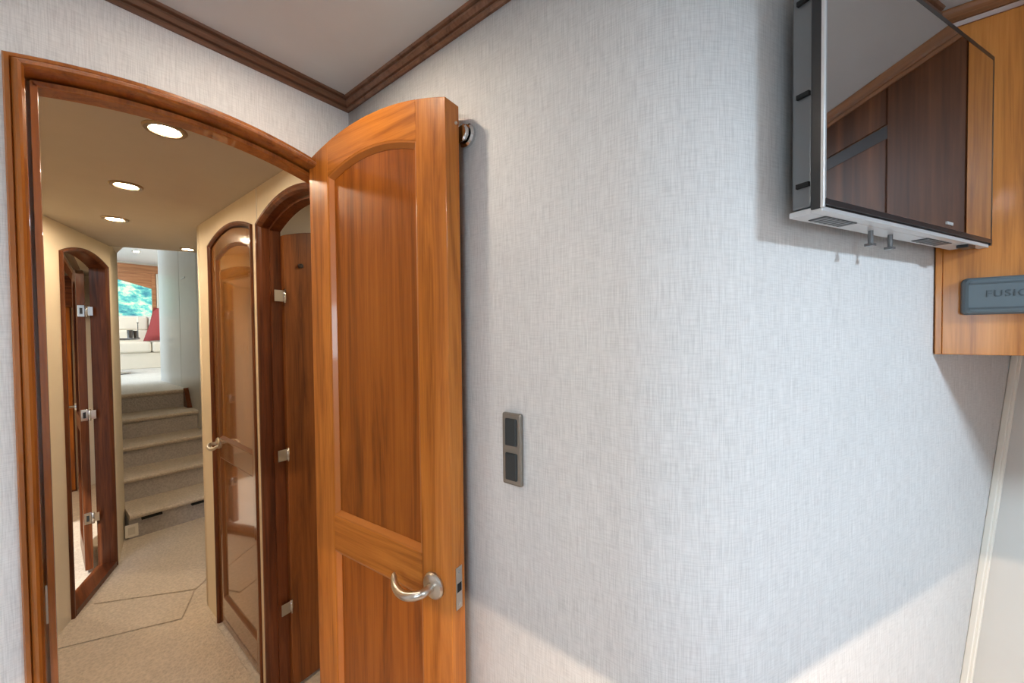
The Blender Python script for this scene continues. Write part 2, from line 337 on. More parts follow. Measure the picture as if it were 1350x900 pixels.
# ------------------------------------------------------------------ arched casing of the cabin doorway
CAS = [(0, 0), (0, .010), (.002, .013), (.007, .013), (.0085, .010), (.0095, .015), (.012, .022), (.0155, .025), (.019, .023), (.022, .017), (.023, .008), (.0235, -.032), (.0275, -.032), (.028, -.016), (.036, -.016), (.037, -.022), (.037, -.058), (.0, -.058)]
def cab_arch():
    A = ARCH
    xs = [-.012+.562*i/24 for i in range(25)]
    return [(-.012, 0)]+[(x, A(x)) for x in xs]+[(.550, 0)]
g = sweep(cab_arch(), CAS, lambda a, z, h: (a, YD-h, z), side=-1)
cas = struct(g.build('trim_3', M['casing'], smooth=False), 'varnished teak casing with rounded bead around the arched cabin doorway')
MB().box(.0125, .0150, YD-.0222, YD-.0232, .940, 1.005).build('strike_plate', M['bronze'], cas)
# ------------------------------------------------------------------ arched doors
def leaf(root, w, t, zend, rise, zb, sw, mid, bot, head, mz, mx, mp, mm):
    A = lambda x: arcz(x, 0, w, zend, rise)
    I = lambda x: arcz(x, sw, w-sw, zend-head, rise*.75)
    f = lambda a, b_, h: (a, h, b_)
    N = 14
    def strip(x0, x1, top, bottom):
        xs = [x0+(x1-x0)*i/N for i in range(N+1)]
        return [(x, bottom(x)) for x in xs]+[(x, top(x)) for x in reversed(xs)]
    bz = lambda x: zb
    MB().prism(strip(0, sw, A, bz), f, 0, t).build('stile', mz, root, bevel=.0015)
    MB().prism(strip(w-sw, w, A, bz), f, 0, t).build('stile', mz, root, bevel=.0015)
    MB().prism(strip(sw, w-sw, A, I), f, 0, t).build('top_rail', mx, root, bevel=.001)
    MB().box(sw, w-sw, 0, t, mid[0], mid[1]).build('middle_rail', mx, root, bevel=.001)
    MB().box(sw, w-sw, 0, t, zb, bot).build('bottom_rail', mx, root, bevel=.001)
    dp = .011
    pu = MB().prism(strip(sw-.002, w-sw+.002, lambda x: I(x)+.002, lambda x: mid[1]-.002), f, dp, t-dp).build('panel', mp, root)
    pl = MB().box(sw-.002, w-sw+.002, dp, t-dp, bot-.002, mid[0]+.002).build('panel', mp, root)
    # sloping mouldings round each panel
    xs = [sw+(w-2*sw)*i/N for i in range(N+1)]
    up_ = [(sw, mid[1]), (w-sw, mid[1])]+[(x, I(x)) for x in reversed(xs)]
    lo_ = [(sw, bot), (w-sw, bot), (w-sw, mid[0]), (sw, mid[0])]
    for loop, par in ((up_, pu), (lo_, pl)):
        sweep(loop, [(0, .0005), (.004, .0015), (.013, dp-.001), (.013, dp+.004), (0, dp+.004)], f, side=1, closed=True, prof_closed=True).build('panel_moulding', mm, par)
    return pu
def lever(root, x, z, dirx, mat, y0=0.0, sgn=-1, length=.088):
    """rosette with a swan-neck lever; sgn -1 stands off the y = 0 face"""
    h = MB().lathe([(.0, .0), (.027, .0), (.027, .004), (.024, .008), (.016, .010), (.011, .011), (.0, .011)], (x, y0, z), '-Y' if sgn < 0 else '-Y').build('handle', mat, root, smooth=False, bevel=.001)
    pts = [(0, .008, 0), (0, .030, 0), (.005, .038, -.001), (.016, .044, -.004), (.036, .046, -.009), (.056, .044, -.010), (.074, .039, -.006), (length, .030, .004), (length+.003, .025, .008)]
    rad = [.0088, .0086, .0088, .0092, .0092, .0088, .0078, .0062, .0030]
    # smooth the path
    P = [Vector(p) for p in pts]; Q = []; RR = []
    for i in range(len(P)-1):
        for k_ in range(4):
            u = k_/4; p0, p1, p2, p3 = P[max(i-1, 0)], P[i], P[i+1], P[min(i+2, len(P)-1)]
            Q.append(.5*((2*p1)+(p2-p0)*u+(2*p0-5*p1+4*p2-p3)*u*u+(3*p1-p0-3*p2+p3)*u**3)); RR.append(rad[i]+(rad[i+1]-rad[i])*u)
    Q.append(P[-1]); RR.append(rad[-1])
    MB().tube([(x+q.x*dirx, y0-q.y, z+q.z) for q in Q], RR, 12).build('lever', mat, h, smooth=True)
    return h
ang = R(-85)
d1 = struct(empty('door_1', (.4735, 1.046, 0), ang), 'varnished teak arch-top cabin door standing open against the grasscloth wall')
leaf(d1, .482, .040, 1.880, .040, .012, .083, (.872, .960), .16, .062, M['teak_z'], M['teak_x'], M['panel_z'], M['bead'])
lever(d1, .434, .905, -1, M['nickel'])
lp = MB().box(.481, .4832, .012, .030, .862, .948).build('latch_plate', M['nickel'], d1)
MB().box(.4825, .4834, .015, .028, .897, .915).build('latch_hole', M['hole'], lp)
for z in (.872, .938): MB().lathe([(0, 0), (.003, 0), (.003, .0005), (0, .0005)], (.4832, .021, z), 'X', 10).build('screw', M['chrome'], lp)
MB().lathe([(0, 0), (.0035, 0), (.003, .003), (0, .004)], (.482, .030, 1.842), 'X', 10).build('latch_pin', M['nickel'], d1)
for z in (.25, 1.0, 1.70):
    MB().tube([(-.006, .030, z-.04), (-.006, .030, z+.04)], .006, 10).build('hinge', M['nickel'], d1)
# chrome catch between the door and the wall
ct = tag(empty('door_catch', (XW, .570, 1.830)), 'round chrome door catch on the grasscloth wall behind the open door', 'door catch')
MB().lathe([(.0, 0), (.024, 0), (.024, .006), (.020, .010), (.0, .010)], ax='-X').build('base', M['chrome'], ct)
MB().lathe([(.007, .009), (.007, .012), (.017, .013), (.018, .018), (.014, .020), (0, .020)], ax='-X').build('knob', M['chrome'], ct)
# ------------------------------------------------------------------ light switch
sw_ = tag(empty('light_switch', (XW, .455, 1.199)), 'satin bronze double rocker switch on the grasscloth wall', 'light switch')
MB().box(-.009, 0, -.0225, .0225, -.069, .069).build('plate', M['bronze'], sw_, bevel=.003)
for z in (.033, -.033): MB().box(-.0125, -.006, -.0135, .0135, z-.026, z+.026).build('rocker', M['rocker'], sw_, bevel=.002)
# ------------------------------------------------------------------ overhead cabinet along the hull
XC = 1.213
CY = K.y+(XC-K.x)*D2.y/D2.x
cb = tag(empty('overhead_cabinet', (XC, CY, 1.366)), 'glossy teak overhead cabinet running along the hull below the headliner', 'cabinet')
g = MB()
poly = [(.004, -.014), (.004, -2.38), (.43, -2.38), (.43, -.43*.5011-.014)]
g.prism([(a, b_+.0) for a, b_ in poly], lambda a, b_, h: (a, b_, h), 0, ZC-1.368)
g.build('carcass', M['cab_z'], cb)
def cpanel(name, y0, y1, z0, z1, mat=None, th=.014, par=None):
    return MB().box(-th+.012, .006, y1, y0, z0, z1).build(name, mat or M['cab_z'], par or cb, bevel=.0012)
MB().box(-.003, .006, -.012, -.002, 0, .69).build('filler_strip', M['cab_z'], cb, bevel=.001)
cpanel('front_panel', -.0125, -.128, .0, .69)
cpanel('cabinet_door', -.131, -.308, .0, .69, M['cab_dim'])
pnl = cpanel('cabinet_door', -.306, -.306-.0005, .0, .01) if False else None
for y0 in (-.312, -.802, -1.292, -1.782):
    cpanel('drawer_front', y0, y0-.484, .586, .69, M['cab_dim'])
    MB().box(.0015, .006, y0-.484, y0, .550, .584).build('finger_slot', M['slot'], cb)
    cpanel('cabinet_door', y0, y0-.484, .0, .548, M['cab_dim'])
g = sweep([(0, 0.0), (0, -2.40)], [(0, -.034), (.006, -.034), (.009, -.026), (.006, -.022), (.013, -.017), (.018, -.010), (.021, -.004), (.021, 0), (0, 0)], lambda a, b_, h: (a, b_, ZC-1.367+h), side=-1)
g.build('crown_moulding', M['crown2'], cb)
# ------------------------------------------------------------------ stereo with its silicone cover
ste = tag(empty('stereo_cover', (XC-.003, -.236, 1.449)), 'slate grey silicone stereo cover with embossed lettering on the teak cabinet', 'stereo cover')
W_, H_ = .150, .072
def rrect(w_, h_, r_, n=5, bow=0.0):
    p = []
    for cx, cy, a0 in ((w_-r_, r_, -90), (w_-r_, h_-r_, 0), (r_, h_-r_, 90), (r_, r_, 180)):
        for i in range(n+1):
            a = R(a0+90*i/n); x = cx+r_*math.cos(a); y = cy+r_*math.sin(a)
            y += bow*(1-((x-w_/2)/(w_/2))**2)*(1 if y > h_/2 else -.35); p.append((x, y))
    return p
g = MB(); rows = []
for dpt, ins in ((0, 0), (.014, .0), (.019, .003), (.021, .007)):
    rows.append([(-dpt, -(ins+a*(1-2*ins/W_)), ins+b_*(1-2*ins/H_)) for a, b_ in rrect(W_, H_, .007, bow=.010)])
g.grid(rows, close_v=True, cap=True); g.build('cover_shell', M['rubber'], ste, bevel=.001)
for z in (.012, .062): MB().box(-.0225, -.020, -.143, -.007, z-.0015, z+.0015).build('relief_band', M['rubber_txt'], ste)
def text_mesh(name, body, size, mat, parent, mtx, depth=.0006):
    cu = bpy.data.curves.new(name, 'FONT'); cu.body = body; cu.size = size; cu.extrude = depth; cu.space_character = 1.15
    to = bpy.data.objects.new(name+'_tmp', cu); COL.objects.link(to)
    dg = bpy.context.evaluated_depsgraph_get(); m = bpy.data.meshes.new_from_object(to.evaluated_get(dg))
    bpy.data.objects.remove(to); m.name = name; m.materials.append(mat)
    ob = bpy.data.objects.new(name, m); COL.objects.link(ob); ob.parent = parent; ob.matrix_local = mtx; return ob
# letters read from the cabin: x -> -Y, y -> +Z, z -> -X
text_mesh('lettering', 'FUSION', .0185, M['rubber_txt'], ste, Matrix(((0, 0, -1, -.0216), (-1.0, 0, 0, -.029), (0, 1, 0, .034), (0, 0, 0, 1))))
# ------------------------------------------------------------------ television
TVW, TVH, TVT = .598, .372, .042
tv = tag(empty('television', (.671, -.007, 1.586), math.atan2(D2.y, D2.x)), 'flat television with glossy dark screen mounted on the grasscloth wall', 'television')
# local x along the screen, local -y faces the cabin
MB().box(.004, TVW-.045, .016, TVT, .006, TVH-.004).build('rear_shell', M['tv_side'], tv, bevel=.003)
MB().box(0, TVW, .002, .016, 0, TVH).build('front_shell', M['tv_dark'], tv, bevel=.002)
MB().box(.0, .005, -.0005, .004, .0, TVH).build('edge_rim', M['silver'], tv, bevel=.001)
MB().box(.005, TVW-.004, -.0010, .004, .012, TVH-.008).build('screen', M['screen'], tv)
MB().box(.004, TVW, -.0015, .003, .004, .012).build('lower_bezel', M['black'], tv)
MB().box(TVW-.006, TVW, -.0012, .003, .0, TVH).build('side_bezel', M['black'], tv)
MB().box(.0, TVW, -.0012, .003, TVH-.008, TVH).build('upper_bezel', M['black'], tv)
MB().box(.002, TVW-.004, .002, .016, -.004, .004).box(.002, TVW-.045, .016, TVT+.002, -.004, .004).build('underside', M['silver'], tv, bevel=.001)
MB().box(.385, .410, -.0022, -.001, .019, .024).build('badge', M['silver'], tv)
MB().box(.50, .535, .004, .020, -.010, -.003).build('infrared_sensor', M['black'], tv, bevel=.001)
for x0, x1 in ((.035, .12), (.36, .46)):
    gr = MB().box(x0, x1, .014, .036, -.0052, -.0035).build('speaker_grille', M['grille'], tv)
    for i in range(7):
        xx = x0+(x1-x0)*(i+.5)/7; MB().box(xx-.003, xx+.003, .0145, .0355, -.0058, -.005).build('grille_slat', M['tv_side'], gr)
for x in (.20, .265):
    sc = MB().tube([(x, .030, -.026), (x, .030, .0)], .0035, 10).build('mounting_stud', M['tv_side'], tv); MB().box(x-.006, x+.006, .025, .036, -.029, -.025).build('stud_foot', M['tv_side'], sc)
for z in (.035, .16, .29): MB().box(-.0008, .006, .018, .034, z, z+.006).build('vent_slot', M['hole'], tv)
MB().box(.22, .40, TVT, .0705, .10, .27).build('wall_bracket', M['black'], tv)
# ------------------------------------------------------------------ hallway shell
D2Y = (1.752, 2.330); D3Y = (1.112, 1.686)
fx = lambda a, z, h: (XH+h, a, z)
wall_with_arches('wall_hall_right', 1.091, 2.50, ZH+.02, [(D3Y[0]+.012, D3Y[1]-.012, 0, 0, lambda a: arcz(a, *D3Y, 1.850, .066)-.010), (D2Y[0]+.010, D2Y[1]-.010, 0, 0, lambda a: arcz(a, *D2Y, 1.862, .052)-.008)], fx, .05, M['hall_wall'], 'cream vinyl hallway wall with two arched doorways')
g = MB(); cc = Vector((XH+.30, 2.50)); rows = []
for i in range(13):
    a = R(180-70*i/12); rows.append([(cc.x+.30*math.cos(a), cc.y+.30*math.sin(a), z) for z in (0, 1, ZH+.02)])
rows.append([(1.10, 2.90, z) for z in (0, 1, ZH+.02)])
g.grid(rows); ob = struct(g.build('wall_hall_curve', M['hall_wall'], smooth=True), 'cream hallway wall curving away towards the stairs')
s_ = ob.modifiers.new('thickness', 'SOLIDIFY'); s_.thickness = .03; s_.offset = -1
LA = Vector((.065, 2.823)); LD = Vector((.392, .92)).normalized(); LN = Vector((LD.y, -LD.x))
fl = lambda a, z, h: (LA.x+LD.x*a-LN.x*h, LA.y+LD.y*a-LN.y*h, z)
wall_with_arches('wall_hall_left', -.95, .716, ZH+.02, [(.142, .650, 0, 0, lambda a: arcz(a, .130, .662, 1.855, .055)-.010)], fl, .05, M['hall_wall'], 'cream vinyl wall slanting in on the left of the hallway')
e0 = fl(.716, 0, 0)
g = MB(); g.grid([[(x, y, z) for z in (0, 1.4, 2.78)] for x, y in ((e0[0]-.05, e0[1]+.02), (e0[0], e0[1]), (.425, 3.92), (.43, 6.2))])
ob = struct(g.build('wall_stair_left', M['hall_wall']), 'cream vinyl wall on the left side of the stairs'); s_ = ob.modifiers.new('thickness', 'SOLIDIFY'); s_.thickness = .02; s_.offset = 1
e1 = fl(-.95, 0, 0)
flat_wall('wall_hall_near', e1[0]-.04, e1[0], 1.091, e1[1]+.02, 0, ZH+.02, M['hall_wall'], 'cream hallway wall just outside the cabin doorway')
struct(MB().prism([(-.45, 1.091), (1.15, 1.091), (1.15, 3.158), (.352, 3.478), (-.45, 3.56)], lambda a, b_, h: (a, b_, h), ZH, ZH+.05).build('ceiling_hall', M['hall_ceil']), 'tan vinyl headliner of the hallway with recessed downlights')
struct(MB().prism([(1.15, 3.158), (1.15, 3.128), (.352, 3.448), (-.2, 3.50), (-.2, 3.53), (.352, 3.478)], lambda a, b_, h: (a, b_, h), ZH+.05, 2.80).build('wall_stair_header', M['hall_wall']), 'header above the hallway end of the stairwell')
# faint joint in the hall wall between the two doorways
struct(MB().box(XH-.002, XH+.001, 1.700, 1.706, 0, ZH).build('trim_4', M['hull_trim']), 'narrow upright joint strip between the two hallway doorways')
# casings
HC = [(0, 0), (0, .007), (.003, .009), (.009, .009), (.013, .006), (.017, .0), (.017, -.05), (0, -.05)]
c2 = struct(sweep(arch_path(D2Y[0], D2Y[1], 1.862, .052), HC, lambda a, z, h: (XH-h, a, z), side=-1).build('trim_5', M['dark_z']), 'dim-toned teak arched casing around the closed hallway door')
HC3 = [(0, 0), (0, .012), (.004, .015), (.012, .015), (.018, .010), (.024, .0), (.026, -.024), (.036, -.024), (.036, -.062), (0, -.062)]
c3 = struct(sweep(arch_path(D3Y[0], D3Y[1], 1.850, .066), HC3, lambda a, z, h: (XH-h, a, z), side=-1).build('trim_6', M['dark_z']), 'deep dim-toned teak arched casing around the bathroom doorway')
HC4 = [(0, 0), (0, .010), (.004, .013), (.012, .013), (.018, .008), (.022, 0), (.024, -.07), (0, -.07)]
c4 = struct(sweep(arch_path(.130, .662, 1.855, .055, 0), HC4, lambda a, z, h: fl(a, z, -h), side=-1).build('trim_7', M['dark_z']), 'dim-toned teak arched casing of the doorway in the slanting wall')
struct(MB().prism([(.150, -.012), (.640, -.012), (.640, .075), (.150, .075)], lambda a, b_, h: fl(a, h, b_), .0, .030).build('trim_8', M['dark_y']), 'dim-toned teak threshold of the doorway in the slanting wall')
# door_2: closed, high gloss
d2 = struct(empty('door_2', (XH+.004, D2Y[1]-.020, 0), R(-90)), 'closed glossy teak arch-top door on the right of the hallway')
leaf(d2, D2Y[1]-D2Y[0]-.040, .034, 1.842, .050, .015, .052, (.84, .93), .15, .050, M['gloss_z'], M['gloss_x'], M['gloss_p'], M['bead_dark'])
lever(d2, .040, .905, 1, M['nickel'], length=.088)
# door_3: open into the bathroom
d3 = struct(empty('door_3', (XH+.064, D3Y[1]-.055, 0), R(4)), 'dark teak bathroom door standing open in its arched doorway')
xs = [.47*i/16 for i in range(17)]
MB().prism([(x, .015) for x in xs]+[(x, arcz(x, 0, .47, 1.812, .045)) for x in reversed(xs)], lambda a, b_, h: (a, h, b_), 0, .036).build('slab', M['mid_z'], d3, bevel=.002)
MB().lathe([(0, 0), (.009, 0), (.009, .012), (.006, .016), (0, .016)], (.062, 0, 1.70), '-Y', 12).build('coat_hook', M['black'], d3)
lever(d3, .425, .90, -1, M['nickel'], length=.09)
def hinge(par, base, dx, dy, z):
    """leaf hinge: two plates and a knuckle"""
    bx, by = base
    h = MB().box(bx-.016, bx+.016, by-.003, by, z-.022, z+.022).build('hinge', M['steel'], par, bevel=.001)
    MB().tube([(bx+dx, by-.004, z-.026), (bx+dx, by-.004, z+.026)], .005, 10).build('knuckle', M['chrome'], h, smooth=True)
for z in (.35, .955, 1.575): hinge(d3, (-.022, -.003), .02, 0, z)
# bathroom behind door_3
flat_wall('wall_bathroom_far', .62, 1.55, 1.735, 1.765, 0, ZH+.02, M['plaster'], 'cream bathroom wall behind the open dark door')
flat_wall('wall_bathroom_side', 1.52, 1.55, .75, 1.735, 0, ZH+.02, M['plaster'], 'cream bathroom wall opposite its doorway')
flat_wall('wall_bathroom_near', .625, 1.52, .72, .75, 0, ZH+.02, M['plaster'], 'cream bathroom wall on the cabin side')
struct(MB().box(.625, 1.55, .72, 1.765, ZH, ZH+.03).build('ceiling_bathroom', M['white']), 'white bathroom ceiling seen above the open door')
area('bathroom_lamp', (1.1, 1.25, ZH-.02), (0, 0, -1), .12, .12, 3, HALLWARM, 'DISK')
# ------------------------------------------------------------------ side room behind the slanting wall
d4 = struct(empty('door_4', fl(.608, 0, .080), R(89)), 'teak door standing open into the room behind the slanting wall')
leaf(d4, .45, .034, 1.80, .045, .03, .07, (.85, .94), .15, .06, M['dark_z'], M['dark_x'], M['dark_z'], M['bead_dark'])
for z in (.34, .96, 1.58):
    h = MB().box(-.004, .0, .003, .031, z-.034, z+.034).build('hinge', M['chrome'], d4, bevel=.001)
    MB().tube([(-.006, -.004, z-.034), (-.006, -.004, z+.034)], .006, 10).build('knuckle', M['chrome'], h, smooth=True)
    MB().box(-.006, -.003, -.030, -.008, z-.026, z+.026).build('jamb_plate', M['chrome'], h)
    MB().box(-.0045, -.0038, .011, .023, z-.018, z+.018).build('hinge_slot', M['tv_dark'], h)
hb = MB().lathe([(0, 0), (.024, 0), (.022, .007), (0, .008)], (.40, .034, .97), '-Y', 16); 
for v in hb.v: v.y = .068-v.y
hb = hb.build('handle', M['nickel'], d4)
MB().tube([(.40, .040, .97), (.40, .080, .97), (.385, .088, .97), (.30, .086, .965)], [.008, .008, .008, .006], 10).build('lever', M['nickel'], hb, smooth=True)
flat_wall('wall_side_room_far', -1.3, .40, 5.50, 5.54, 0, ZH+.02, M['plaster'], 'cream far wall of the side room')
flat_wall('wall_side_room_left', -1.34, -1.30, 2.2, 5.54, 0, ZH+.02, M['plaster'], 'cream outer wall of the side room')
struct(MB().box(-1.34, .42, 2.6, 5.54, ZH+.022, ZH+.05).build('ceiling_side_room', M['plaster']), 'cream ceiling of the side room')
wd = tag(empty('wardrobe', (.10, 5.49, 0)), 'tall orange teak wardrobe on the far wall seen through the slanting doorway', 'wardrobe')
MB().box(-.30, .175, -.10, 0, .0, 1.90).build('carcass', M['dark_z'], wd)
MB().box(.05, .235, -.42, -.12, 1.70, 1.96).build('upper_locker', M['dark_x'], wd, bevel=.004)
q = MB().box(.01, .165, -.118, -.10, .02, 1.86).build('wardrobe_door', M['teak_z'], wd, bevel=.002); MB().tube([(.05, -.125, .93), (.05, -.125, 1.05)], .006, 8).build('pull', M['nickel'], q)
q = MB().box(-.29, .005, -.118, -.10, .02, 1.86).build('wardrobe_door', M['teak_z'], wd, bevel=.002)
area('side_room_lamp', (-.45, 4.2, ZH), (0, 0, -1), .14, .14, 11, HALLWARM, 'DISK')
# leaning teak rail and soffit inside the room
sf = tag(empty('soffit_beam', (0, 0, 0)), 'dim-toned teak beam with a pale edge running into the side room', 'beam')
MB().prism([(.095, 3.02), (.125, 3.00), (.318, 4.95), (.285, 4.95)], lambda a, b_, h: (a-.0, b_, h), 1.855, 1.99).build('beam', M['dark_y'], sf)
MB().prism([(.122, 3.00), (.130, 2.995), (.322, 4.95), (.316, 4.95)], lambda a, b_, h: (a, b_, h), 1.848, 1.866).build('edge_strip', M['nickel'], sf)
# ------------------------------------------------------------------ recessed downlights
LM = {}
def lamp_mat(strength, col):
    key = (round(strength, 2), col)
    if key not in LM:
        m, t, p = new_mat('lit_lamp_lens'); p.inputs['Base Color'].default_value = (.8, .8, .8, 1)
        p.inputs['Emission Color'].default_value = (*col, 1); p.inputs['Emission Strength'].default_value = strength; LM[key] = m
    return LM[key]
def downlight(name, x, y, z, r, label, group, watts, col):
    t = tag(empty(name, (x, y, z)), label, 'ceiling light', group)
    MB().lathe([(r*.64, .0), (r*1.06, .0), (r*1.06, .002), (r*.98, .006), (r*.78, .006), (r*.66, .001)], ax='-Z', n=32).build('ring', M['ring'], t, smooth=False)
    MB().lathe([(0, .0005), (r*.66, .0005), (r*.66, .0025), (0, .0025)], ax='-Z', n=32).build('lens', lamp_mat(watts/(math.pi**2*(r*.66)**2), col), t)
    return t
downlight('ceiling_light', .255, 1.415, ZH, .046, 'round recessed downlight just outside the cabin doorway', 'downlights along the hallway', HALL_W, HALLWARM)
downlight('ceiling_light', .252, 2.045, ZH, .046, 'round recessed downlight above the middle of the hallway', 'downlights along the hallway', HALL_W, HALLWARM)
downlight('ceiling_light', .285, 2.66, ZH, .046, 'round recessed downlight beside the slanting wall', 'downlights along the hallway', HALL_W, HALLWARM)
downlight('ceiling_light', .676, 3.225, ZH, .040, 'round recessed downlight at the foot of the stairs', 'downlights along the hallway', HALL_W, HALLWARM)
for i, (x, y) in enumerate(((.30, .745), (-.20, -2.2), (-1.2, .55), (-.75, .40), (-.75, -.75), (-.75, -1.8))):
    downlight('ceiling_light', x, y, ZC, .035, ['recessed downlight above the open cabin door', 'recessed downlight beside the foot of the berth', 'recessed downlight in the corner past the doorway', 'recessed downlight at the far side of the cabin', 'recessed downlight over the middle of the cabin', 'recessed downlight in the back corner of the cabin'][i], 'cabin downlights', [1.7, 1, 1.2, 2.6, 2.4, 1.5][i], (1, .84, .66) if i == 0 else (1, .97, .93))
# ------------------------------------------------------------------ unseen shelf, added so its top cuts off the low warm lamp
sh = tag(empty('lamp_cutoff_shelf', (-.55, -.98, 0), R(42)), 'unseen teak shelf unit added to cut off the lamp strip under its top', 'shelf')
MB().box(-.30, .40, -.45, .45, .822, .846).build('top', M['teak_y'], sh, bevel=.003)
MB().box(-.30, .10, -.42, .42, .0, .822).build('body', M['teak_z'], sh, bevel=.003)
MB().box(.10, .125, -.30, .30, .800, .8215).build('lamp_strip', M['nickel'], sh)
area('lamp', (.128, 0, .816), (1, 0, -.02), .50, .004, 16, (1, .75, .54), 'RECTANGLE', sh)
# ------------------------------------------------------------------ unseen bed, added so pale linen bounces light onto the headliner
bd = tag(empty('bed', (.62, -1.62, 0)), 'single berth with pale linen below the deck hatch', 'bed')
MB().box(-.52, .52, -.93, .92, 0, .34).build('base', M['teak_x'], bd, bevel=.01)
MB().box(-.50, .50, -.91, .90, .34, .56).build('mattress', M['linen'], bd, bevel=.05, seg=3)
MB().box(-.36, .36, -.89, -.48, .56, .70).build('pillow', M['white'], bd, bevel=.06, seg=3)
# ------------------------------------------------------------------ stairs
st = tag(empty('staircase', (.73, 3.80, 0)), 'flight of five carpeted steps rising from the hallway to the saloon', 'stairs')
NY = [3.74, 4.05, 4.36, 4.68, 5.04]; RS = .178
for i in range(5):
    y = NY[i]-3.80; y2 = (NY[i+1]-3.80+.05) if i < 4 else y+.06
    z1 = RS*(i+1)
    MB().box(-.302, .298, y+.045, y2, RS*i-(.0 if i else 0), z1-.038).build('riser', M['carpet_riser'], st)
    prof = [(y2, z1-.040), (y+.040, z1-.040), (y+.016, z1-.034), (y+.003, z1-.022), (y, z1-.012), (y+.006, z1-.003), (y+.02, z1), (y2, z1)]
    MB().prism(prof, lambda a, b_, h: (h, a, b_), -.302, .298).build('tread', M['carpet'], st, smooth=False)
for x0, x1 in ((-.24, -.13), (.04, .298)): MB().box(x0, x1, -.050, .0, RS-.052, RS-.040).build('toe_gap', M['hole'], st)
MB().prism([(4.90-3.8, .715), (5.05-3.8, .715), (5.05-3.8, .90), (5.03-3.8, .90)], lambda a, b_, h: (h, a, b_), .262, .2985).build('skirting', M['dark_y'], st)
pl = tag(empty('floor_outlet', (.4400, 3.7845, .058)), 'ivory outlet plate on the lowest stair riser', 'outlet')
MB().box(-.034, .034, -.007, 0, -.045, .045).build('plate', M['ivory'], pl, bevel=.003)
MB().box(-.018, .018, -.009, -.006, -.026, .026).build('insert', M['hull_trim'], pl, bevel=.002)
# carpet pieces laid over the hall floor
def mat_piece(name, pts, label):
    cx = sum(p[0] for p in pts)/len(pts); cy = sum(p[1] for p in pts)/len(pts)
    return tag(MB().prism(pts, lambda a, b_, h: (a, b_, h), 0.0005, .007).build(name, M['carpet'], bevel=.004), label, 'carpet')
mat_piece('hatch_carpet', [(.054, 2.715), (.461, 2.498), (.560, 2.720), (.189, 3.010)], 'loose carpet hatch piece laid in the hallway by the slanting wall')
mat_piece('stair_foot_carpet', [(.197, 3.014), (.566, 2.728), (.60, 2.76), (.70, 2.86), (1.02, 2.98), (1.02, 3.72), (.41, 3.72), (.36, 3.45), (.30, 3.30)], 'loose beige carpet piece at the foot of the stairs')
mat_piece('hall_carpet', [(-.20, 2.78), (.0, 2.735), (.455, 2.488), (.555, 2.44), (.555, 1.10), (-.20, 1.10)], 'loose beige carpet piece outside the cabin doorway')
# ------------------------------------------------------------------ saloon upstairs
ZS = .89; ZT = 2.74
struct(MB().prism([(.41, 5.10), (1.9, 5.10), (1.9, 9.6), (-2.6, 9.6), (-2.6, 5.58), (.41, 5.58)], lambda a, b_, h: (a, b_, h), ZS-.06, ZS).build('floor_saloon', M['carpet_up']), 'pale carpet floor of the saloon at the top of the stairs')
struct(MB().box(-2.6, 1.9, 3.10, 9.6, ZT, ZT+.05).build('ceiling_saloon', M['white']), 'white saloon ceiling above the stairs')
wr = struct(empty('wall_stair_right', (1.03, 3.0, 0)), 'pearl grey locker panels along the right of the stairs')
for y0, y1 in ((.0, 1.63), (1.638, 2.30), (2.308, 3.30)):
    MB().box(0, .03, y0, y1, .0 if y0 < 1.7 else .60, ZT).build('panel', M['panel_white'], wr, bevel=.003)
MB().box(.012, .03, 0, 3.3, 0, ZT).build('backing', M['hole'], wr)
q = MB().box(-.004, .0, 2.05, 2.22, 2.02, 2.035).build('grab_recess', M['silver'], wr)
flat_wall('wall_saloon_right', 1.72, 1.78, 6.2, 9.6, ZS, ZT, M['curtain'], 'cream saloon wall beside the sofa')
flat_wall('wall_saloon_cross', 1.06, 1.72, 6.27, 6.30, ZS, ZT, M['white'], 'white partition behind the stair lockers')
g = MB().box(-2.6, -2.55, 5.56, 5.8, ZS, ZT).box(-2.6, -2.55, 9.1, 9.6, ZS, ZT).box(-2.6, -2.55, 5.8, 9.1, ZS, 1.55).box(-2.6, -2.55, 5.8, 9.1, 2.5, ZT)
struct(g.build('wall_saloon_left', M['white']), 'white saloon side wall with a long opening added for light')
flat_wall('wall_saloon_near', -2.6, .41, 5.56, 5.60, ZS, ZT, M['white'], 'white saloon wall beside the stairwell')
YW = 9.40
g = MB().box(-2.6, 1.78, YW, YW+.06, ZS, 1.80).box(1.47, 1.78, YW, YW+.06, 1.80, ZT).box(-2.6, .3, YW, YW+.06, 1.80, ZT).box(.3, 1.47, YW, YW+.06, 2.56, ZT)
struct(g.build('wall_saloon_far', M['leather']), 'cream saloon wall with the window behind the sofa')
w2 = struct(empty('window_2', (.9, YW, 1.80)), 'teak framed saloon window looking onto a green hillside')
MB().box(-.60, .74, -.05, .0, .76, .90).build('valance', M['saloon_wood'], w2, bevel=.004)
MB().prism([(-.60, .76), (-.60, .76-.0), (.57, .76), (.57, .485), (.10, .63), (-.60, .80)], lambda a, b_, h: (a, h, b_), -.02, .03).build('slanting_board', M['saloon_wood'], w2)
MB().box(.545, .60, -.04, .02, -.0, .76).build('window_post', M['saloon_wood'], w2)
MB().box(-.60, .57, -.02, .06, -.03, .0).build('window_sill', M['white'], w2)
cu = tag(MB().grid([[(1.505+.235*i/16, YW-.05-.018*math.sin(i*1.9), z) for z in (1.78, 2.2, 2.56)] for i in range(17)]).build('curtain', M['curtain'], smooth=True), 'cream curtain hanging beside the saloon window', 'curtain')
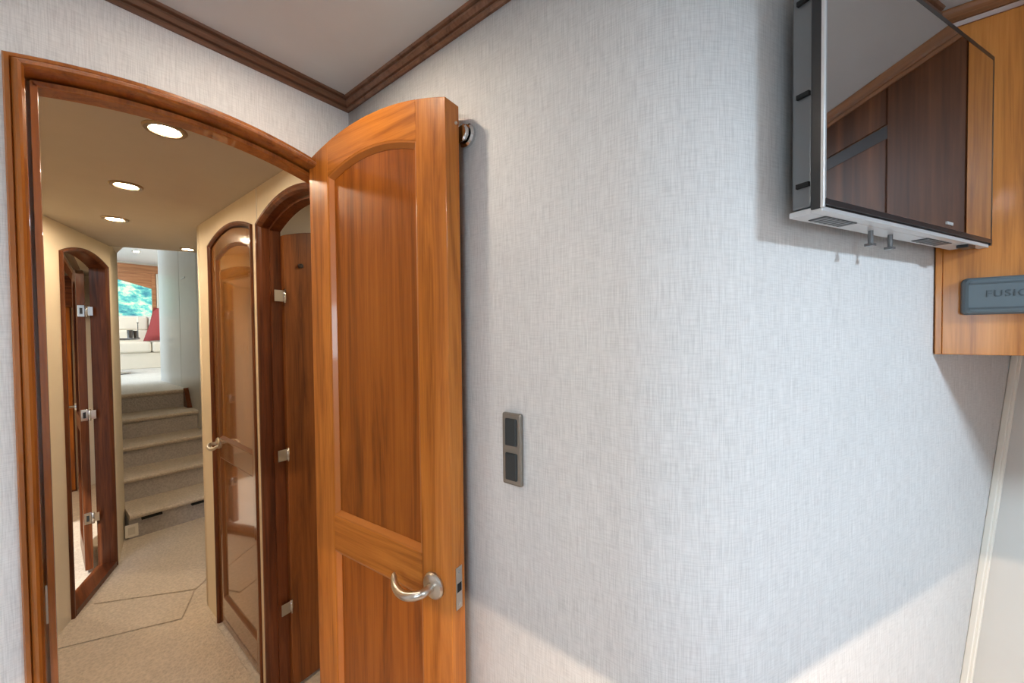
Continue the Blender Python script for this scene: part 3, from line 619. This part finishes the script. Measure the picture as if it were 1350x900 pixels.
for x, y, lb in ((1.02, 6.9, 'small recessed downlight in the saloon ceiling near the stairs'), (1.10, 8.2, 'small recessed downlight in the saloon ceiling above the sofa')):
    downlight('ceiling_light', x, y, ZT, .05, lb, 'saloon downlights', 10, (1, .93, .82))
# sofa
so = tag(empty('sofa', (.8, 9.0, ZS)), 'cream leather built-in sofa below the saloon window', 'sofa')
MB().box(-1.6, .92, -.02, .38, 0, .27).build('base', M['leather'], so, bevel=.01)
for x0, x1 in ((-1.58, -.30), (-.29, .555), (.565, .92)):
    MB().box(x0, x1, -.06, .30, .27, .46).build('seat_cushion', M['leather'], so, bevel=.035, seg=3)
    MB().box(x0, x1, .16, .38, .44, .66).build('back_cushion', M['leather'], so, bevel=.03, seg=3)
    MB().box(x0, x1, .20, .38, .66, .89).build('back_cushion', M['leather'], so, bevel=.03, seg=3)
pil = tag(empty('cushion', (1.60, 8.95, ZS+.465)), 'dark red throw cushion leaning on the cream sofa', 'cushion')
rows = []
for i in range(11):
    u = -1+2*i/10; row = []
    for j in range(11):
        v = -1+2*j/10; b_ = (max(0, (1-u**4)*(1-v**4)))**.5
        row.append((u*.27*(1-.06*(1-abs(v)))+.08*v, -.075*b_+.12*(v+1)/2, .30+v*.29*(1-.06*(1-abs(u)))-.01))
    rows.append(row)
g = MB(); g.grid(rows); g.grid([[(p[0], .24*(p[2]+.0)/.6-p[1], p[2]) for p in r] for r in rows]); g.build('cover', M['red'], pil, smooth=True)
MB().tube([(-.10, -.05, .44), (.05, -.055, .43), (.2, -.04, .42)], .012, 8).build('stripe', M['ivory'], pil)
tb = tag(empty('pedestal_table', (.62, 8.05, ZS)), 'dark pedestal table in front of the cream sofa', 'table')
MB().lathe([(0, 0), (.36, 0), (.36, .012), (.10, .03), (.05, .06), (.04, .45), (.10, .49), (0, .49)], n=28).build('pedestal', M['table'], tb, bevel=.002)
MB().lathe([(0, .49), (.44, .49), (.47, .50), (.47, .515), (.455, .52), (0, .52)], n=40).build('table_top', M['table'], tb)
for x, y, r_, h_, lb in ((.98, 8.02, .035, .12, 'short dark tumbler standing on the pedestal table'), (1.045, 8.06, .03, .11, 'slim dark glass standing beside the tumbler on the table')):
    t = tag(MB().lathe([(0, 0), (r_*.85, 0), (r_, h_), (r_*.9, h_), (r_*.75, .01), (0, .01)], (x, y, ZS+.521), n=20).build('tumbler', M['table'], smooth=False), lb, 'glass')
t = tag(empty('candle_stick', (1.06, 7.97, ZS+.5205)), 'tall thin dark candle holder on the edge of the table', 'candle holder')
MB().lathe([(0, 0), (.022, 0), (.022, .006), (.006, .012), (.005, .22), (.012, .225), (.012, .235), (0, .235)], n=14).build('stem', M['table'], t)
MB().tube([(0, 0, .235), (0, 0, .33)], .006, 8).build('candle', M['ivory'], t)
# ------------------------------------------------------------------ hillside and water outside
g = MB(); rows = []
from mathutils import noise
for i in range(70):
    row = []
    for j in range(50):
        x = -60+150*i/69; y = 45+90*j/49
        z = -2+(y-45)*.55+3.5*noise.noise(Vector((x*.05, y*.05, 0)))+1.6*noise.noise(Vector((x*.22, y*.22, 3)))+.9*noise.noise(Vector((x*.7, y*.7, 9)))
        row.append((x, y, z))
    rows.append(row)
g.grid(rows); struct(g.build('hillside', M['hill']), 'sunlit green wooded hillside outside the saloon window')
struct(MB().box(-80, 120, 12, 140, -2.6, -2.5).build('harbour_water', M['sea']), 'blue green harbour water outside the saloon window')
struct(MB().box(-60, 90, 43.5, 46, -2.6, .4).build('quay', M['quay']), 'pale stone quay at the foot of the hillside')
